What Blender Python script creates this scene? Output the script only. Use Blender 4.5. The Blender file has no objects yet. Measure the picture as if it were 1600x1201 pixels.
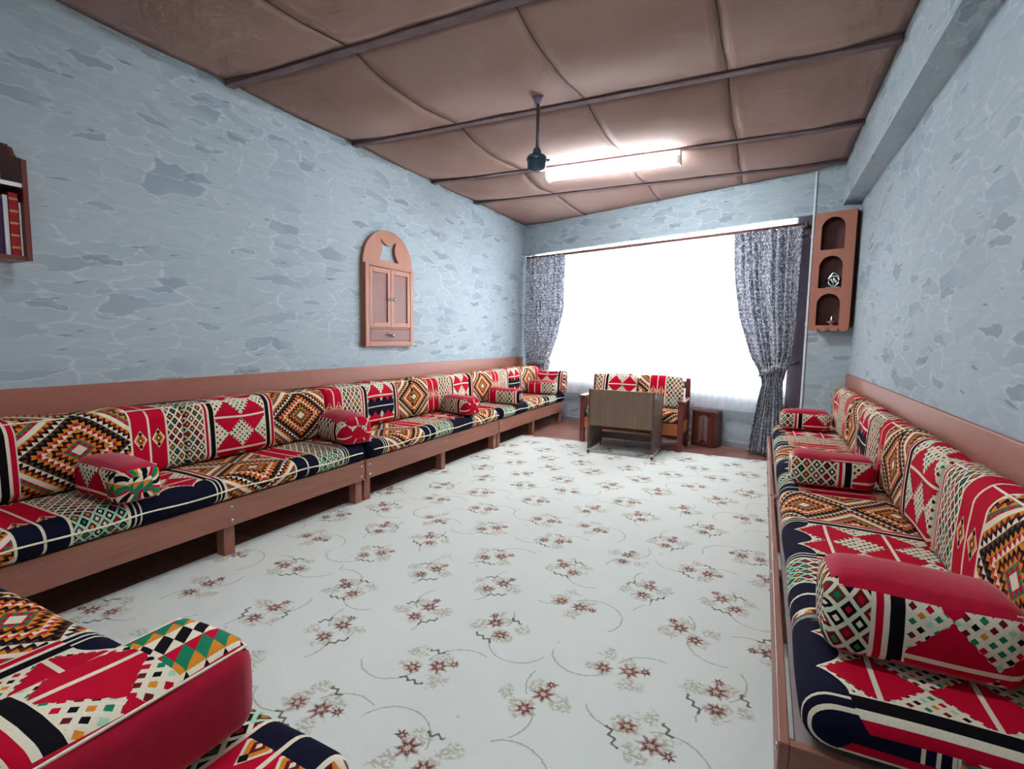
import bpy, bmesh, math, random
from mathutils import Vector, Matrix
random.seed(7)
scene = bpy.context.scene
C = scene.collection

# ------------------------------------------------------------------ camera
cam_d = bpy.data.cameras.new('camera'); cam = bpy.data.objects.new('camera', cam_d); C.objects.link(cam)
cam_d.sensor_width = 36.0; cam_d.lens = 36.0 * 804.3 / 1600.0; cam_d.clip_start = 0.02
R_ = Vector((0.89854309, 0.43858672, 0.01618673)); U_ = Vector((-0.05559919, 0.07716812, 0.99546663)); F_ = Vector((-0.43534934, 0.89536963, -0.09372395))
cam.matrix_world = Matrix(((R_.x, U_.x, -F_.x, 3.1699), (R_.y, U_.y, -F_.y, 0.0), (R_.z, U_.z, -F_.z, 1.1514), (0, 0, 0, 1)))
cam_d.shift_y = 0.0009
scene.camera = cam

# ------------------------------------------------------------------ world, exposure
world = bpy.data.worlds.new('sky'); scene.world = world; world.use_nodes = True
wb = world.node_tree.nodes['Background']; wb.inputs[0].default_value = (0.90, 0.95, 1.0, 1); wb.inputs[1].default_value = 9.5
vs = scene.view_settings
vs.view_transform = 'Standard'; vs.look = 'None'; vs.gamma = 1.0; vs.exposure = 1.36; vs.use_curve_mapping = False
scene.cycles.use_denoising = True
scene.cycles.max_bounces = 8; scene.cycles.diffuse_bounces = 4
scene.cycles.use_adaptive_sampling = True; scene.cycles.adaptive_threshold = 0.09; scene.cycles.adaptive_min_samples = 16; scene.cycles.transparent_max_bounces = 12
scene.cycles.sample_clamp_indirect = 6.0

# ------------------------------------------------------------------ room measures (metres)
W = 3.864; D = 6.8605; K = -0.36361; H = 2.76; YN = -0.17
TH = math.atan(K); CT = math.cos(TH)
def yback(x): return D + K * x
SW = W / CT                        # length of the skewed back wall
XB = W - 0.131; ZB = 2.363         # concrete beam along the right wall

# ------------------------------------------------------------------ node expression helper
class V:
    def __init__(s, b, x): s.b = b; s.x = x
    def _m(s, op, *o): return s.b.math(op, s, *o)
    def __add__(s, o): return s._m('ADD', o)
    __radd__ = __add__
    def __sub__(s, o): return s._m('SUBTRACT', o)
    def __rsub__(s, o): return s.b.math('SUBTRACT', o, s)
    def __mul__(s, o): return s._m('MULTIPLY', o)
    __rmul__ = __mul__
    def __truediv__(s, o): return s._m('DIVIDE', o)
    def __rtruediv__(s, o): return s.b.math('DIVIDE', o, s)
    def __lt__(s, o): return s._m('LESS_THAN', o)
    def __gt__(s, o): return s._m('GREATER_THAN', o)
    def abs(s): return s._m('ABSOLUTE')
    def floor(s): return s._m('FLOOR')
    def fract(s): return s._m('FRACT')
    def mod(s, o): return s._m('FLOORED_MODULO', o)
    def mx(s, o): return s._m('MAXIMUM', o)
    def mn(s, o): return s._m('MINIMUM', o)
    def sin(s): return s._m('SINE')
    def sqrt(s): return s._m('SQRT')
class NB:
    def __init__(s, name, rough=0.8, spec=0.3):
        s.m = bpy.data.materials.new(name); s.m.use_nodes = True; s.nt = s.m.node_tree
        s.p = s.nt.nodes['Principled BSDF']; s.p.inputs['Roughness'].default_value = rough
        s.p.inputs['Specular IOR Level'].default_value = spec
    def new(s, t): return s.nt.nodes.new(t)
    def put(s, sock, x):
        if isinstance(x, V): x = x.x
        if isinstance(x, bpy.types.NodeSocket): s.nt.links.new(x, sock)
        elif isinstance(x, (tuple, list)): sock.default_value = (*x[:3], 1.0) if len(sock.default_value) == 4 else x
        else: sock.default_value = x
    def math(s, op, *a):
        n = s.new('ShaderNodeMath'); n.operation = op
        for i, x in enumerate(a): s.put(n.inputs[i], x)
        return V(s, n.outputs[0])
    def mix(s, f, a, b):
        n = s.new('ShaderNodeMix'); n.data_type = 'RGBA'; n.clamp_factor = True
        s.put(n.inputs[0], f); s.put(n.inputs[6], a); s.put(n.inputs[7], b)
        return n.outputs[2]
    def uv(s):
        n = s.new('ShaderNodeUVMap'); q = s.new('ShaderNodeSeparateXYZ'); s.nt.links.new(n.outputs[0], q.inputs[0])
        return V(s, q.outputs[0]), V(s, q.outputs[1])
    def obj(s):
        n = s.new('ShaderNodeTexCoord'); q = s.new('ShaderNodeSeparateXYZ'); s.nt.links.new(n.outputs['Object'], q.inputs[0])
        return [V(s, q.outputs[i]) for i in range(3)]
    def vec(s, x, y, z=0.0):
        n = s.new('ShaderNodeCombineXYZ')
        for i, k in enumerate((x, y, z)): s.put(n.inputs[i], k)
        return n.outputs[0]
    def noise(s, vec, scale=1.0, detail=2.0, rough=0.5, dims='3D'):
        n = s.new('ShaderNodeTexNoise'); n.noise_dimensions = dims; s.put(n.inputs['Vector'], vec)
        n.inputs['Scale'].default_value = scale; n.inputs['Detail'].default_value = detail; n.inputs['Roughness'].default_value = rough
        return V(s, n.outputs[0])
    def hash(s, x, y):
        n = s.new('ShaderNodeTexWhiteNoise'); n.noise_dimensions = '2D'; s.put(n.inputs['Vector'], s.vec(x, y))
        q = s.new('ShaderNodeSeparateColor'); s.nt.links.new(n.outputs['Color'], q.inputs[0])
        return [V(s, q.outputs[i]) for i in range(3)]
    def smooth(s, x, lo, hi):
        n = s.new('ShaderNodeMapRange'); n.interpolation_type = 'SMOOTHSTEP'; s.put(n.inputs[0], x)
        s.put(n.inputs[1], lo); s.put(n.inputs[2], hi)
        return V(s, n.outputs[0])
    def ramp(s, f, stops, interp='CONSTANT'):
        n = s.new('ShaderNodeValToRGB'); r = n.color_ramp; r.interpolation = interp
        while len(r.elements) < len(stops): r.elements.new(0.5)
        for e, (p_, c_) in zip(r.elements, stops): e.position = p_; e.color = (*c_, 1)
        s.put(n.inputs[0], f); return n.outputs[0]
    def bump(s, h, strength=0.3, dist=0.01):
        n = s.new('ShaderNodeBump'); n.inputs['Strength'].default_value = strength; n.inputs['Distance'].default_value = dist
        s.put(n.inputs['Height'], h); s.nt.links.new(n.outputs[0], s.p.inputs['Normal'])
    def done(s, col):
        s.put(s.p.inputs['Base Color'], col); return s.m

def lin(r, g, b):
    f = lambda c: (c / 255 / 12.92) if c / 255 <= 0.04045 else ((c / 255 + 0.055) / 1.055) ** 2.4
    return (f(r), f(g), f(b))

# ------------------------------------------------------------------ materials
def plain(name, col, rough=0.7, metal=0.0, spec=0.3, vary=0.12):
    n = NB(name, rough, spec); n.p.inputs['Metallic'].default_value = metal
    x, y, z = n.obj(); k = n.noise(n.vec(x, y, z), 9.0, 3.0)
    return n.done(n.mix(k, tuple(c * (1 - vary) for c in col), tuple(min(1, c * (1 + vary)) for c in col)))
def wood(name, col, axis='x', rough=0.42, contrast=0.30):
    n = NB(name, rough, 0.4); x, y, z = n.obj()
    s = [14.0, 14.0, 14.0]; s['xyz'.index(axis)] = 1.1
    a = n.noise(n.vec(x * s[0], y * s[1], z * s[2]), 1.6, 4.0, 0.6)
    b = n.noise(n.vec(x * s[0] * 4, y * s[1] * 4, z * s[2] * 4), 2.0, 2.0, 0.5)
    k = a * 0.7 + b * 0.3
    col_ = n.ramp(k, [(0.25, tuple(c * (1 - contrast) for c in col)), (0.5, col), (0.75, tuple(min(1, c * (1 + contrast)) for c in col))], 'LINEAR')
    return n.done(col_)
RED = lin(196, 8, 44); CREAM = lin(236, 226, 200); NAVY = lin(18, 18, 42); BLACK = lin(16, 13, 18); ORANGE = lin(222, 138, 40)
GREEN = lin(30, 128, 92); MINT = lin(170, 215, 185); MAROON = lin(112, 26, 30); BROWN = lin(96, 60, 44)

def kilim(name, seat):
    n = NB(name, 0.9, 0.1); u, v = n.uv()
    P = 1.24
    t = u.mod(P); rep = (u / P).floor()
    vy = v.mod(0.34) - 0.17; avy = vy.abs()
    # --- panel 1: stepped kilim diamond, rings of little triangles
    cx = t - 0.215; acx = cx.abs()
    d = acx / 0.215 + avy / 0.17; ring = d * 7.0; ri = ring.floor(); rf = ring.fract()
    tri = ((acx / 0.215 - avy / 0.17) * 5.5).mod(1.0); tri = (tri - 0.5).abs() * 2.0
    rm = ri.mod(9.0) / 9.0 + 0.02
    A = n.ramp(rm, [(0, CREAM), (.111, RED), (.222, ORANGE), (.333, BLACK), (.444, CREAM), (.556, ORANGE), (.667, BLACK), (.778, CREAM), (.889, MAROON)])
    B = n.ramp(rm, [(0, CREAM), (.111, GREEN), (.222, MAROON), (.333, ORANGE), (.444, RED), (.556, BLACK), (.667, BROWN), (.778, BLACK), (.889, ORANGE)])
    k1 = n.mix(rf < tri, B, A)
    # --- panel 2: red with two small diamonds and cream bars
    x2 = t - 0.43; c2 = x2.mod(0.085) - 0.0425
    d2 = c2.abs() / 0.032 + avy / 0.05
    k2 = n.mix(d2 < 1.0, RED, CREAM); k2 = n.mix(d2 < 0.78, k2, ORANGE); k2 = n.mix(d2 < 0.45, k2, MAROON); k2 = n.mix(d2 < 0.18, k2, CREAM)
    dots = (c2.abs() / 0.010 + (avy - 0.032).abs() / 0.012) < 1.0; k2 = n.mix(dots, k2, BLACK)
    k2 = n.mix(c2.abs() > 0.0375, k2, CREAM)
    # --- panel 3: lattice of dark lozenges
    x3 = t - 0.60; p = x3 / 0.044 + v / 0.054; q = x3 / 0.044 - v / 0.054
    fp = (p.fract() - 0.5).abs(); fq = (q.fract() - 0.5).abs(); m3 = fp.mx(fq)
    h = n.hash(p.floor(), q.floor())
    dark = n.ramp(h[1], [(0, BLACK), (.45, MAROON), (.75, BROWN)])
    core = n.ramp(h[0], [(0, ORANGE), (.3, RED), (.55, CREAM), (.8, GREEN)])
    line = n.mix(((v - 0.02).abs() < 0.12) * (1.0 if seat else 0.35), CREAM, MINT)
    k3 = n.mix(m3 < 0.37, line, dark); k3 = n.mix(m3 < 0.17, k3, core)
    # --- panel 4: red field, hourglass of checked diamonds, black bars
    x4 = t - 0.80; c4 = x4 - 0.22; a4 = c4.abs()
    e = (c4 + 0.08).mod(0.16) - 0.08; vy = (v - 0.035).mod(0.19) - 0.095; avy = vy.abs()
    saw = ((v * 55.0).mod(1.0) - 0.5).abs() * 0.12
    d4 = e.abs() / 0.08 + avy / 0.084
    ck = 0.030; pa = ((c4 + vy) / ck); qa = ((c4 - vy) / ck)
    ga = (pa.fract() - 0.5).abs().mx((qa.fract() - 0.5).abs()); hh = n.hash(pa.floor(), qa.floor())
    chk = n.ramp(hh[0], [(0, BLACK), (.25, GREEN), (.45, MAROON), (.62, ORANGE), (.76, MINT), (.88, RED)])
    chk = n.mix(ga < 0.27, CREAM, chk)
    k4 = n.mix((d4 + saw) < 1.04, RED, chk)
    k4 = n.mix(avy > 0.0895, k4, CREAM)
    bar = (a4 > 0.158); k4 = n.mix(bar, k4, CREAM); k4 = n.mix((a4 - 0.176).abs() < 0.0135, k4, BLACK); k4 = n.mix(a4 > 0.196, k4, RED)
    k4 = n.mix((a4 - 0.198).abs() < 0.003, k4, CREAM)
    if seat:
        # along the front fold: navy humps with cream stripes
        hump = (((c4 + 0.08).mod(0.16) - 0.08).abs() * 19.0).mn(1.55)
        vh = 0.115 + 0.055 * (1.0 - hump * hump * 0.42)
        navy = (v < vh); edge = (v < (vh + 0.008))
        k4 = n.mix(edge * (a4 < 0.158), k4, CREAM); k4 = n.mix(navy * (a4 < 0.158), k4, NAVY)
        k4 = n.mix((v < 0.17) * (a4 > 0.158), k4, n.mix((a4 * 47.0).mod(1.0) < 0.3, NAVY, CREAM))
        k2 = n.mix(v < 0.165, k2, n.mix(c2.abs() > 0.0375, NAVY, CREAM))
    else:
        # every second repeat has the navy hourglass instead of the red one
        odd = rep.mod(2.0) > 0.5
        vy = v.mod(0.34) - 0.17
        hour = (vy + 0.03).abs() < (0.035 + 0.035 * (c4 * 39.27).sin().abs())
        k4b = n.mix(hour * (a4 < 0.158), k4, NAVY); k4b = n.mix(((vy + 0.03).abs() < 0.004) * (a4 < 0.158), k4b, CREAM)
        k4 = n.mix(odd, k4, k4b)
    col = n.mix(t > 0.43, k1, k2); col = n.mix(t > 0.60, col, k3); col = n.mix(t > 0.80, col, k4)
    for s_ in (0.0, 0.43, 0.60, 0.80): col = n.mix((t - s_).abs() < 0.0045, col, CREAM)
    w = n.noise(n.vec(u * 260.0, v * 260.0), 1.0, 1.0); col = n.mix(w * 0.22, col, BLACK)
    n.bump(w, 0.25, 0.002)
    return n.done(col)
def triangles(name):                       # rows of bright triangles on the foreground pillow and pillow ends
    n = NB(name, 0.9, 0.1); u, v = n.uv()
    a = u / 0.034; b = v / 0.030
    up = a.fract() > b.fract(); idx = (b.floor() + a.floor() * 0.0).mod(4.0)
    A = n.ramp(idx / 4.0 + 0.02, [(0, CREAM), (.25, GREEN), (.5, ORANGE), (.75, BLACK)])
    B = n.ramp(idx / 4.0 + 0.02, [(0, BLACK), (.25, RED), (.5, GREEN), (.75, CREAM)])
    col = n.mix(up, A, B); w = n.noise(n.vec(u * 260.0, v * 260.0), 1.0, 1.0); n.bump(w, 0.25, 0.002)
    return n.done(n.mix(w * 0.2, col, BLACK))
def red_cloth():
    n = NB('red_velour', 0.85, 0.15); x, y, z = n.obj(); k = n.noise(n.vec(x, y, z), 40.0, 3.0)
    n.p.inputs['Sheen Weight'].default_value = 0.25
    return n.done(n.mix(k, lin(150, 2, 36), lin(200, 6, 52)))
def wallpaper(name, tint=(1, 1, 1)):
    n = NB(name, 0.75, 0.25); x, y, z0 = n.obj(); s = x + y * 0.7; z = z0 + y * 0.9
    wx = n.noise(n.vec(s, z), 3.0, 2.0); wz = n.noise(n.vec(s + 7.3, z + 1.7), 3.2, 2.0); w2 = n.noise(n.vec(s * 0.6, z + 4.0), 15.0, 2.0)
    px = s * 3.9 + wx * 1.1 + w2 * 0.30; pz = z * 14.0 + wz * 2.0 + w2 * 0.70
    def vor(feat, vx, vz, rnd_=0.85):
        m = n.new('ShaderNodeTexVoronoi'); m.voronoi_dimensions = '2D'; m.feature = feat; n.put(m.inputs['Vector'], n.vec(vx, vz)); m.inputs['Scale'].default_value = 1.0; m.inputs['Randomness'].default_value = rnd_
        return m
    def rgb(m):
        q = n.new('ShaderNodeSeparateColor'); n.nt.links.new(m.outputs['Color'], q.inputs[0]); return V(n, q.outputs[0]), V(n, q.outputs[1])
    e = V(n, vor('DISTANCE_TO_EDGE', px, pz).outputs['Distance']); r0, r1 = rgb(vor('F1', px, pz))
    g = n.noise(n.vec(s * 1.6, z * 2.6), 1.0, 2.0, 0.6); g2 = n.noise(n.vec(s * 9.0, z * 42.0), 1.0, 2.0, 0.6)
    base = n.ramp(r0, [(0, lin(122, 140, 154)), (.10, lin(136, 153, 166)), (.2, lin(150, 166, 177)), (.4, lin(158, 174, 183)), (.8, lin(164, 178, 186)), (1, lin(150, 168, 180))], 'LINEAR')
    patch = n.smooth(g, 0.42, 0.58)
    base = n.mix(patch * 0.7, base, lin(162, 176, 184)); base = n.mix(n.smooth(g2, 0.48, 0.75) * 0.32, base, lin(128, 146, 158))
    mort = n.smooth(e, 0.075, 0.025) * n.smooth(g2, 0.66, 0.44) * (1.0 - patch * 0.65); col = n.mix(mort * 0.6, base, lin(198, 208, 213))
    # small dark stones with a pale joint around them
    f2 = vor('F1', s * 3.6 + w2 * 0.5, z * 16.0 + wz * 1.8 + w2 * 0.8, 0.9); d2 = V(n, f2.outputs['Distance']); q0, q1 = rgb(f2)
    w3 = n.noise(n.vec(s * 0.7 + 2.0, z), 26.0, 2.0); d2 = d2 + (w3 - 0.5) * 0.42; sel = (q0 > 0.84); rad = 0.20 + q1 * 0.2
    col = n.mix(n.smooth((d2 - rad - 0.05).abs(), 0.06, 0.02) * sel * 0.38, col, lin(196, 206, 212))
    col = n.mix(n.smooth(d2 - rad, 0.03, -0.04) * sel * (0.30 + q1 * 0.55), col, lin(108, 125, 139))
    # printed crevices: short dark slanting strokes
    c = n.noise(n.vec(s * 5.0 + z * 3.0, z * 30.0 - s * 3.0), 1.0, 2.0, 0.5)
    crev = n.smooth(c, 0.665, 0.72) * n.smooth(r1, 0.3, 0.5)
    col = n.mix(crev * 0.8, col, lin(82, 98, 114))
    col = n.mix(0.22, col, lin(188, 200, 200))
    return n.done(n.mix(1.0, col, col) if tint == (1, 1, 1) else n.mix(0.5, col, tint))
def carpet():
    n = NB('floral_carpet', 0.95, 0.1); x, y, z = n.obj()
    CW, CH = 0.39, 0.31
    jj = (y / CH).floor(); uu = x / CW + jj.mod(2.0) * 0.5; ii = uu.floor()
    h = n.hash(ii + 0.5, jj + 0.5); h2 = n.hash(ii + 17.5, jj + 3.5)
    sgn = (h[2] > 0.5) * 2.0 - 1.0
    lx = ((uu.fract() - 0.5) * CW - (h[0] - 0.5) * 0.10) * sgn; ly = ((y / CH).fract() - 0.5) * CH - (h[1] - 0.5) * 0.06
    an = (h2[1] - 0.5) * 2.2; ca = n.math('COSINE', an); sa = an.sin(); lx, ly = lx * ca - ly * sa, lx * sa + ly * ca
    wob = n.noise(n.vec(x, y), 60.0, 2.0) - 0.5; wob2 = n.noise(n.vec(x + 5.0, y), 22.0, 3.0)
    base = n.mix(n.noise(n.vec(x, y), 1.2, 3.0), lin(214, 218, 212), lin(226, 229, 222))
    def r_(cx, cy): 
        a = lx - cx; b = ly - cy
        return (a * a + b * b).sqrt()
    col = base
    veins = n.smooth(n.noise(n.vec(x * 1.0, y * 1.3), 75.0, 2.0), 0.40, 0.56)
    # pale leaves
    for (cx, cy, rr) in ((0.03, 0.05, 0.065), (-0.05, -0.03, 0.07), (0.07, -0.04, 0.06), (-0.075, 0.05, 0.05)):
        mk = n.smooth(r_(cx, cy) + (wob2 - 0.5) * 0.11 + wob * 0.03, rr * 0.75, rr * 0.45) * veins
        col = n.mix(mk * 0.8, col, lin(180, 174, 152))
    # thin winding stems
    for (cx, cy, rr, lo) in ((0.11, 0.03, 0.125, 1), (-0.13, -0.02, 0.115, -1)):
        ring = (r_(cx, cy) + wob * 0.012 - rr).abs()
        side = ((ly - cy) * float(lo)) > 0.0
        col = n.mix(n.smooth(ring, 0.0040, 0.0014) * side * 0.65, col, lin(150, 148, 132))
    # flower heads with ragged petals
    for (cx, cy, rr, off) in ((0.035, 0.018, 0.034, 0), (-0.040, -0.030, 0.029, 1), (0.075, 0.055, 0.019, 0)):
        th = n.math('ARCTAN2', ly - cy, lx - cx)
        d = r_(cx, cy) * (1.0 + 0.30 * (th * 7.0).sin()) + wob * 0.022
        c_ = n.mix(h2[off], lin(134, 66, 68), lin(158, 92, 78))
        col = n.mix(n.smooth(d, rr, rr * 0.55) * 0.8, col, c_)
        col = n.mix(n.smooth(d, rr * 0.34, rr * 0.2) * 0.75, col, lin(214, 196, 168))
        col = n.mix(n.smooth((d - rr * 0.42).abs(), 0.005, 0.001) * 0.8, col, lin(84, 40, 42))
    # dark sprigs
    for (cx, cy, ln) in ((0.0, -0.085, 0.045), (-0.02, 0.085, 0.03)):
        zig = (ly - cy - (lx * 190.0).sin() * 0.006 + wob * 0.01).abs()
        col = n.mix(n.smooth(zig, 0.007, 0.003) * ((lx - cx).abs() < ln) * (h2[2] > 0.25) * 0.85, col, lin(82, 78, 66))
    pile = n.noise(n.vec(x, y), 420.0, 1.0); n.bump(pile, 0.35, 0.004)
    return n.done(col)
def ceiling_cloth():
    n = NB('tan_ceiling_cloth', 0.85, 0.15); x, y, z = n.obj()
    a = n.noise(n.vec(x * 0.9, y * 0.9), 1.0, 4.0, 0.55); b = n.noise(n.vec(x * 9.0, y * 1.2), 1.0, 3.0)
    col = n.ramp(a, [(0.3, lin(142, 112, 98)), (0.5, lin(154, 126, 116)), (0.7, lin(158, 134, 128))], 'LINEAR')
    n.bump(b + a * 0.6, 0.2, 0.012)
    n.p.inputs['Subsurface Weight'].default_value = 0.0
    return n.done(col)
def curtain_cloth():
    n = NB('patterned_curtain', 0.8, 0.2); u, v = n.uv()
    a = n.noise(n.vec(u * 44.0, v * 26.0), 1.0, 2.5, 0.6); b = n.noise(n.vec(u * 110.0, v * 60.0), 1.0, 2.0)
    k = n.smooth((a - 0.5).abs() * 2.2 + b * 0.22, 0.16, 0.30)
    col = n.mix(k, lin(112, 114, 128), lin(234, 236, 242)); n.done(col)
    tl = n.new('ShaderNodeBsdfTranslucent'); n.put(tl.inputs[0], col); mx = n.new('ShaderNodeMixShader'); mx.inputs[0].default_value = 0.40
    o = n.nt.nodes['Material Output']; n.nt.links.new(n.p.outputs[0], mx.inputs[1]); n.nt.links.new(tl.outputs[0], mx.inputs[2]); n.nt.links.new(mx.outputs[0], o.inputs[0])
    return n.m
def sheer_cloth():
    m = bpy.data.materials.new('white_sheer'); m.use_nodes = True; nt = m.node_tree; nt.nodes.clear()
    o = nt.nodes.new('ShaderNodeOutputMaterial'); tr = nt.nodes.new('ShaderNodeBsdfTransparent'); tl = nt.nodes.new('ShaderNodeBsdfTranslucent'); df = nt.nodes.new('ShaderNodeBsdfDiffuse')
    tl.inputs[0].default_value = (.9, .91, .93, 1); df.inputs[0].default_value = (.84, .86, .9, 1)
    m1 = nt.nodes.new('ShaderNodeMixShader'); m2 = nt.nodes.new('ShaderNodeMixShader'); m1.inputs[0].default_value = 0.5
    tc = nt.nodes.new('ShaderNodeTexCoord'); no = nt.nodes.new('ShaderNodeTexNoise'); no.inputs['Scale'].default_value = 60
    mr = nt.nodes.new('ShaderNodeMapRange'); mr.inputs[3].default_value = 0.72; mr.inputs[4].default_value = 0.84
    nt.links.new(tc.outputs['Object'], no.inputs['Vector']); nt.links.new(no.outputs[0], mr.inputs[0]); nt.links.new(mr.outputs[0], m2.inputs[0])
    nt.links.new(tl.outputs[0], m1.inputs[1]); nt.links.new(df.outputs[0], m1.inputs[2]); nt.links.new(tr.outputs[0], m2.inputs[1]); nt.links.new(m1.outputs[0], m2.inputs[2]); nt.links.new(m2.outputs[0], o.inputs[0])
    return m
def glass_thin():
    m = bpy.data.materials.new('window_glass'); m.use_nodes = True; nt = m.node_tree; nt.nodes.clear()
    o = nt.nodes.new('ShaderNodeOutputMaterial'); tr = nt.nodes.new('ShaderNodeBsdfTransparent'); gl = nt.nodes.new('ShaderNodeBsdfGlossy'); gl.inputs['Roughness'].default_value = 0.02
    fr = nt.nodes.new('ShaderNodeFresnel'); mx = nt.nodes.new('ShaderNodeMixShader')
    nt.links.new(fr.outputs[0], mx.inputs[0]); nt.links.new(tr.outputs[0], mx.inputs[1]); nt.links.new(gl.outputs[0], mx.inputs[2]); nt.links.new(mx.outputs[0], o.inputs[0])
    return m
def emitter(name, col, strength):
    n = NB(name); n.p.inputs['Emission Color'].default_value = (*col, 1); n.p.inputs['Emission Strength'].default_value = strength
    return n.done((0.9, 0.9, 0.9))
def planks():
    n = NB('laminate_floor', 0.4, 0.4); x, y, z = n.obj()
    row = (y / 0.19).floor(); h = n.hash(row, row * 0 + 2.0); px = x / 1.2 + h[0]; hh = n.hash(row, px.floor())
    g = n.noise(n.vec(x * 2.0 + hh[0] * 9.0, y * 30.0), 1.0, 3.0)
    col = n.ramp(g * 0.6 + hh[1] * 0.4, [(0.2, lin(120, 78, 68)), (0.5, lin(142, 96, 84)), (0.8, lin(158, 112, 98))], 'LINEAR')
    gap = ((y / 0.19).fract() < 0.02)
    return n.done(n.mix(gap, col, lin(60, 40, 36)))
M = dict(
    kseat=kilim('kilim_seat_fabric', True), kback=kilim('kilim_back_fabric', False), tri=triangles('triangle_fabric'), red=red_cloth(),
    wall=wallpaper('stone_wallpaper'), carpet=carpet(), ceil=ceiling_cloth(), curtain=curtain_cloth(), sheer=sheer_cloth(), glass=glass_thin(), floor=planks(),
    wx=wood('brown_wood_x', lin(150, 98, 80), 'x'), wy=wood('brown_wood_y', lin(150, 98, 80), 'y'), wz=wood('brown_wood_z', lin(150, 98, 80), 'z'),
    board=wood('wall_board_wood', lin(164, 106, 88), 'x', 0.4, 0.10), shelf=wood('corner_shelf_wood', lin(168, 108, 88), 'z', 0.45, 0.14),
    cab=wood('cabinet_wood', lin(168, 108, 84), 'z', 0.45, 0.12), cabp=wood('cabinet_panel_wood', lin(124, 72, 60), 'z', 0.45, 0.12),
    darkwood=wood('dark_wood', lin(92, 46, 40), 'z', 0.4, 0.2), deskz=wood('desk_laminate', lin(122, 100, 84), 'z', 0.4, 0.22), deskx=wood('desk_laminate_dark', lin(92, 74, 66), 'z', 0.4, 0.15),
    amber=wood('amber_wood', lin(176, 100, 56), 'x', 0.35, 0.15), mahog=wood('mahogany_wood', lin(112, 52, 42), 'z', 0.35, 0.15),
    ply=plain('grey_ply', lin(150, 132, 130), 0.6), steel=plain('steel', (0.62, 0.62, 0.64), 0.25, 1.0), piping=plain('cream_piping', CREAM, 0.8), batten=plain('dusty_batten', lin(116, 97, 98), 0.8, vary=0.4),
    seam=plain('dark_seam', lin(84, 64, 56), 0.9), teal=plain('teal_enamel', lin(58, 82, 96), 0.25, 0.3, 0.5), white=plain('white_plastic', lin(222, 224, 226), 0.5), rod=plain('brown_rod', lin(120, 78, 72), 0.4),
    fanrod=plain('fan_rod_paint', lin(72, 62, 72), 0.5), fill_tube=emitter('fill_tube_glow', (0.88, 0.95, 1.0), 22.0),  # dimmer glow of the added out-of-view fill lamp
    silver=plain('silver', (0.75, 0.86, 0.86), 0.18, 1.0), tube=emitter('tube_glow', (0.88, 0.95, 1.0), 44.0), purple=plain('purple_cover', lin(70, 30, 78), 0.5), paper=plain('paper', lin(226, 224, 214), 0.8),
    gold=plain('gold_foil', (0.7, 0.42, 0.12), 0.3, 1.0), crimson=plain('crimson_cover', lin(172, 18, 40), 0.45), rosegl=plain('rose_glass', lin(190, 130, 122), 0.2), greypaint=plain('grey_paint', lin(120, 108, 124), 0.7), bluegrey=plain('skirting_paint', lin(150, 150, 158), 0.6),
)

# ------------------------------------------------------------------ mesh helpers
def link(name, me, mat, parent=None, loc=None, rz=0.0):
    o = bpy.data.objects.new(name, me); C.objects.link(o)
    if mat is not None:
        for m_ in (mat if isinstance(mat, (list, tuple)) else [mat]): me.materials.append(M[m_] if isinstance(m_, str) else m_)
    if parent: o.parent = parent
    if loc is not None: o.location = loc
    o.rotation_euler = (0, 0, rz)
    return o
def tag(o, label, cat, group=None):
    o['label'] = label; o['category'] = cat
    if group: o['group'] = group
    return o
def thing(name, label, cat, loc=(0, 0, 0), rz=0.0, group=None):
    o = bpy.data.objects.new(name, None); o.empty_display_size = 0.1; C.objects.link(o); o.location = loc; o.rotation_euler = (0, 0, rz)
    return tag(o, label, cat, group)
def struct(o): o['kind'] = 'structure'; return o
def bm_box(bm, x0, x1, y0, y1, z0, z1, bev=0.0, seg=2):
    r = bmesh.ops.create_cube(bm, size=1.0)
    bmesh.ops.scale(bm, vec=(x1 - x0, y1 - y0, z1 - z0), verts=r['verts']); bmesh.ops.translate(bm, vec=((x0 + x1) / 2, (y0 + y1) / 2, (z0 + z1) / 2), verts=r['verts'])
    if bev > 0:
        es = list({e for v_ in r['verts'] for e in v_.link_edges}); bmesh.ops.bevel(bm, geom=es, offset=bev, segments=seg, affect='EDGES', profile=0.5)
def bm_cyl(bm, p0, p1, r0, r1=None, n=16):
    p0 = Vector(p0); p1 = Vector(p1); d = p1 - p0
    r = bmesh.ops.create_cone(bm, cap_ends=True, segments=n, radius1=r0, radius2=r0 if r1 is None else r1, depth=d.length)
    q = Vector((0, 0, 1)).rotation_difference(d); bmesh.ops.transform(bm, matrix=Matrix.Translation((p0 + p1) / 2) @ q.to_matrix().to_4x4(), verts=r['verts'])
def bm_lathe(bm, prof, n=24, c=(0, 0, 0)):
    rings = []
    for (r, z) in prof: rings.append([bm.verts.new((c[0] + r * math.cos(2 * math.pi * k / n), c[1] + r * math.sin(2 * math.pi * k / n), c[2] + z)) for k in range(n)])
    for a, b in zip(rings, rings[1:]):
        for k in range(n): bm.faces.new((a[k], a[(k + 1) % n], b[(k + 1) % n], b[k]))
    for rg in (rings[0], rings[-1]):
        try: bm.faces.new(rg)
        except ValueError: pass
def mesh(bm, name, smooth=False):
    bmesh.ops.recalc_face_normals(bm, faces=bm.faces[:]); me = bpy.data.meshes.new(name); bm.to_mesh(me); bm.free()
    if smooth:
        for p_ in me.polygons: p_.use_smooth = True
    return me
def box(name, dims, mat, parent=None, bev=0.003, loc=None, rz=0.0):
    bm = bmesh.new(); bm_box(bm, *dims, bev); return link(name, mesh(bm, name), mat, parent, loc, rz)
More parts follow.
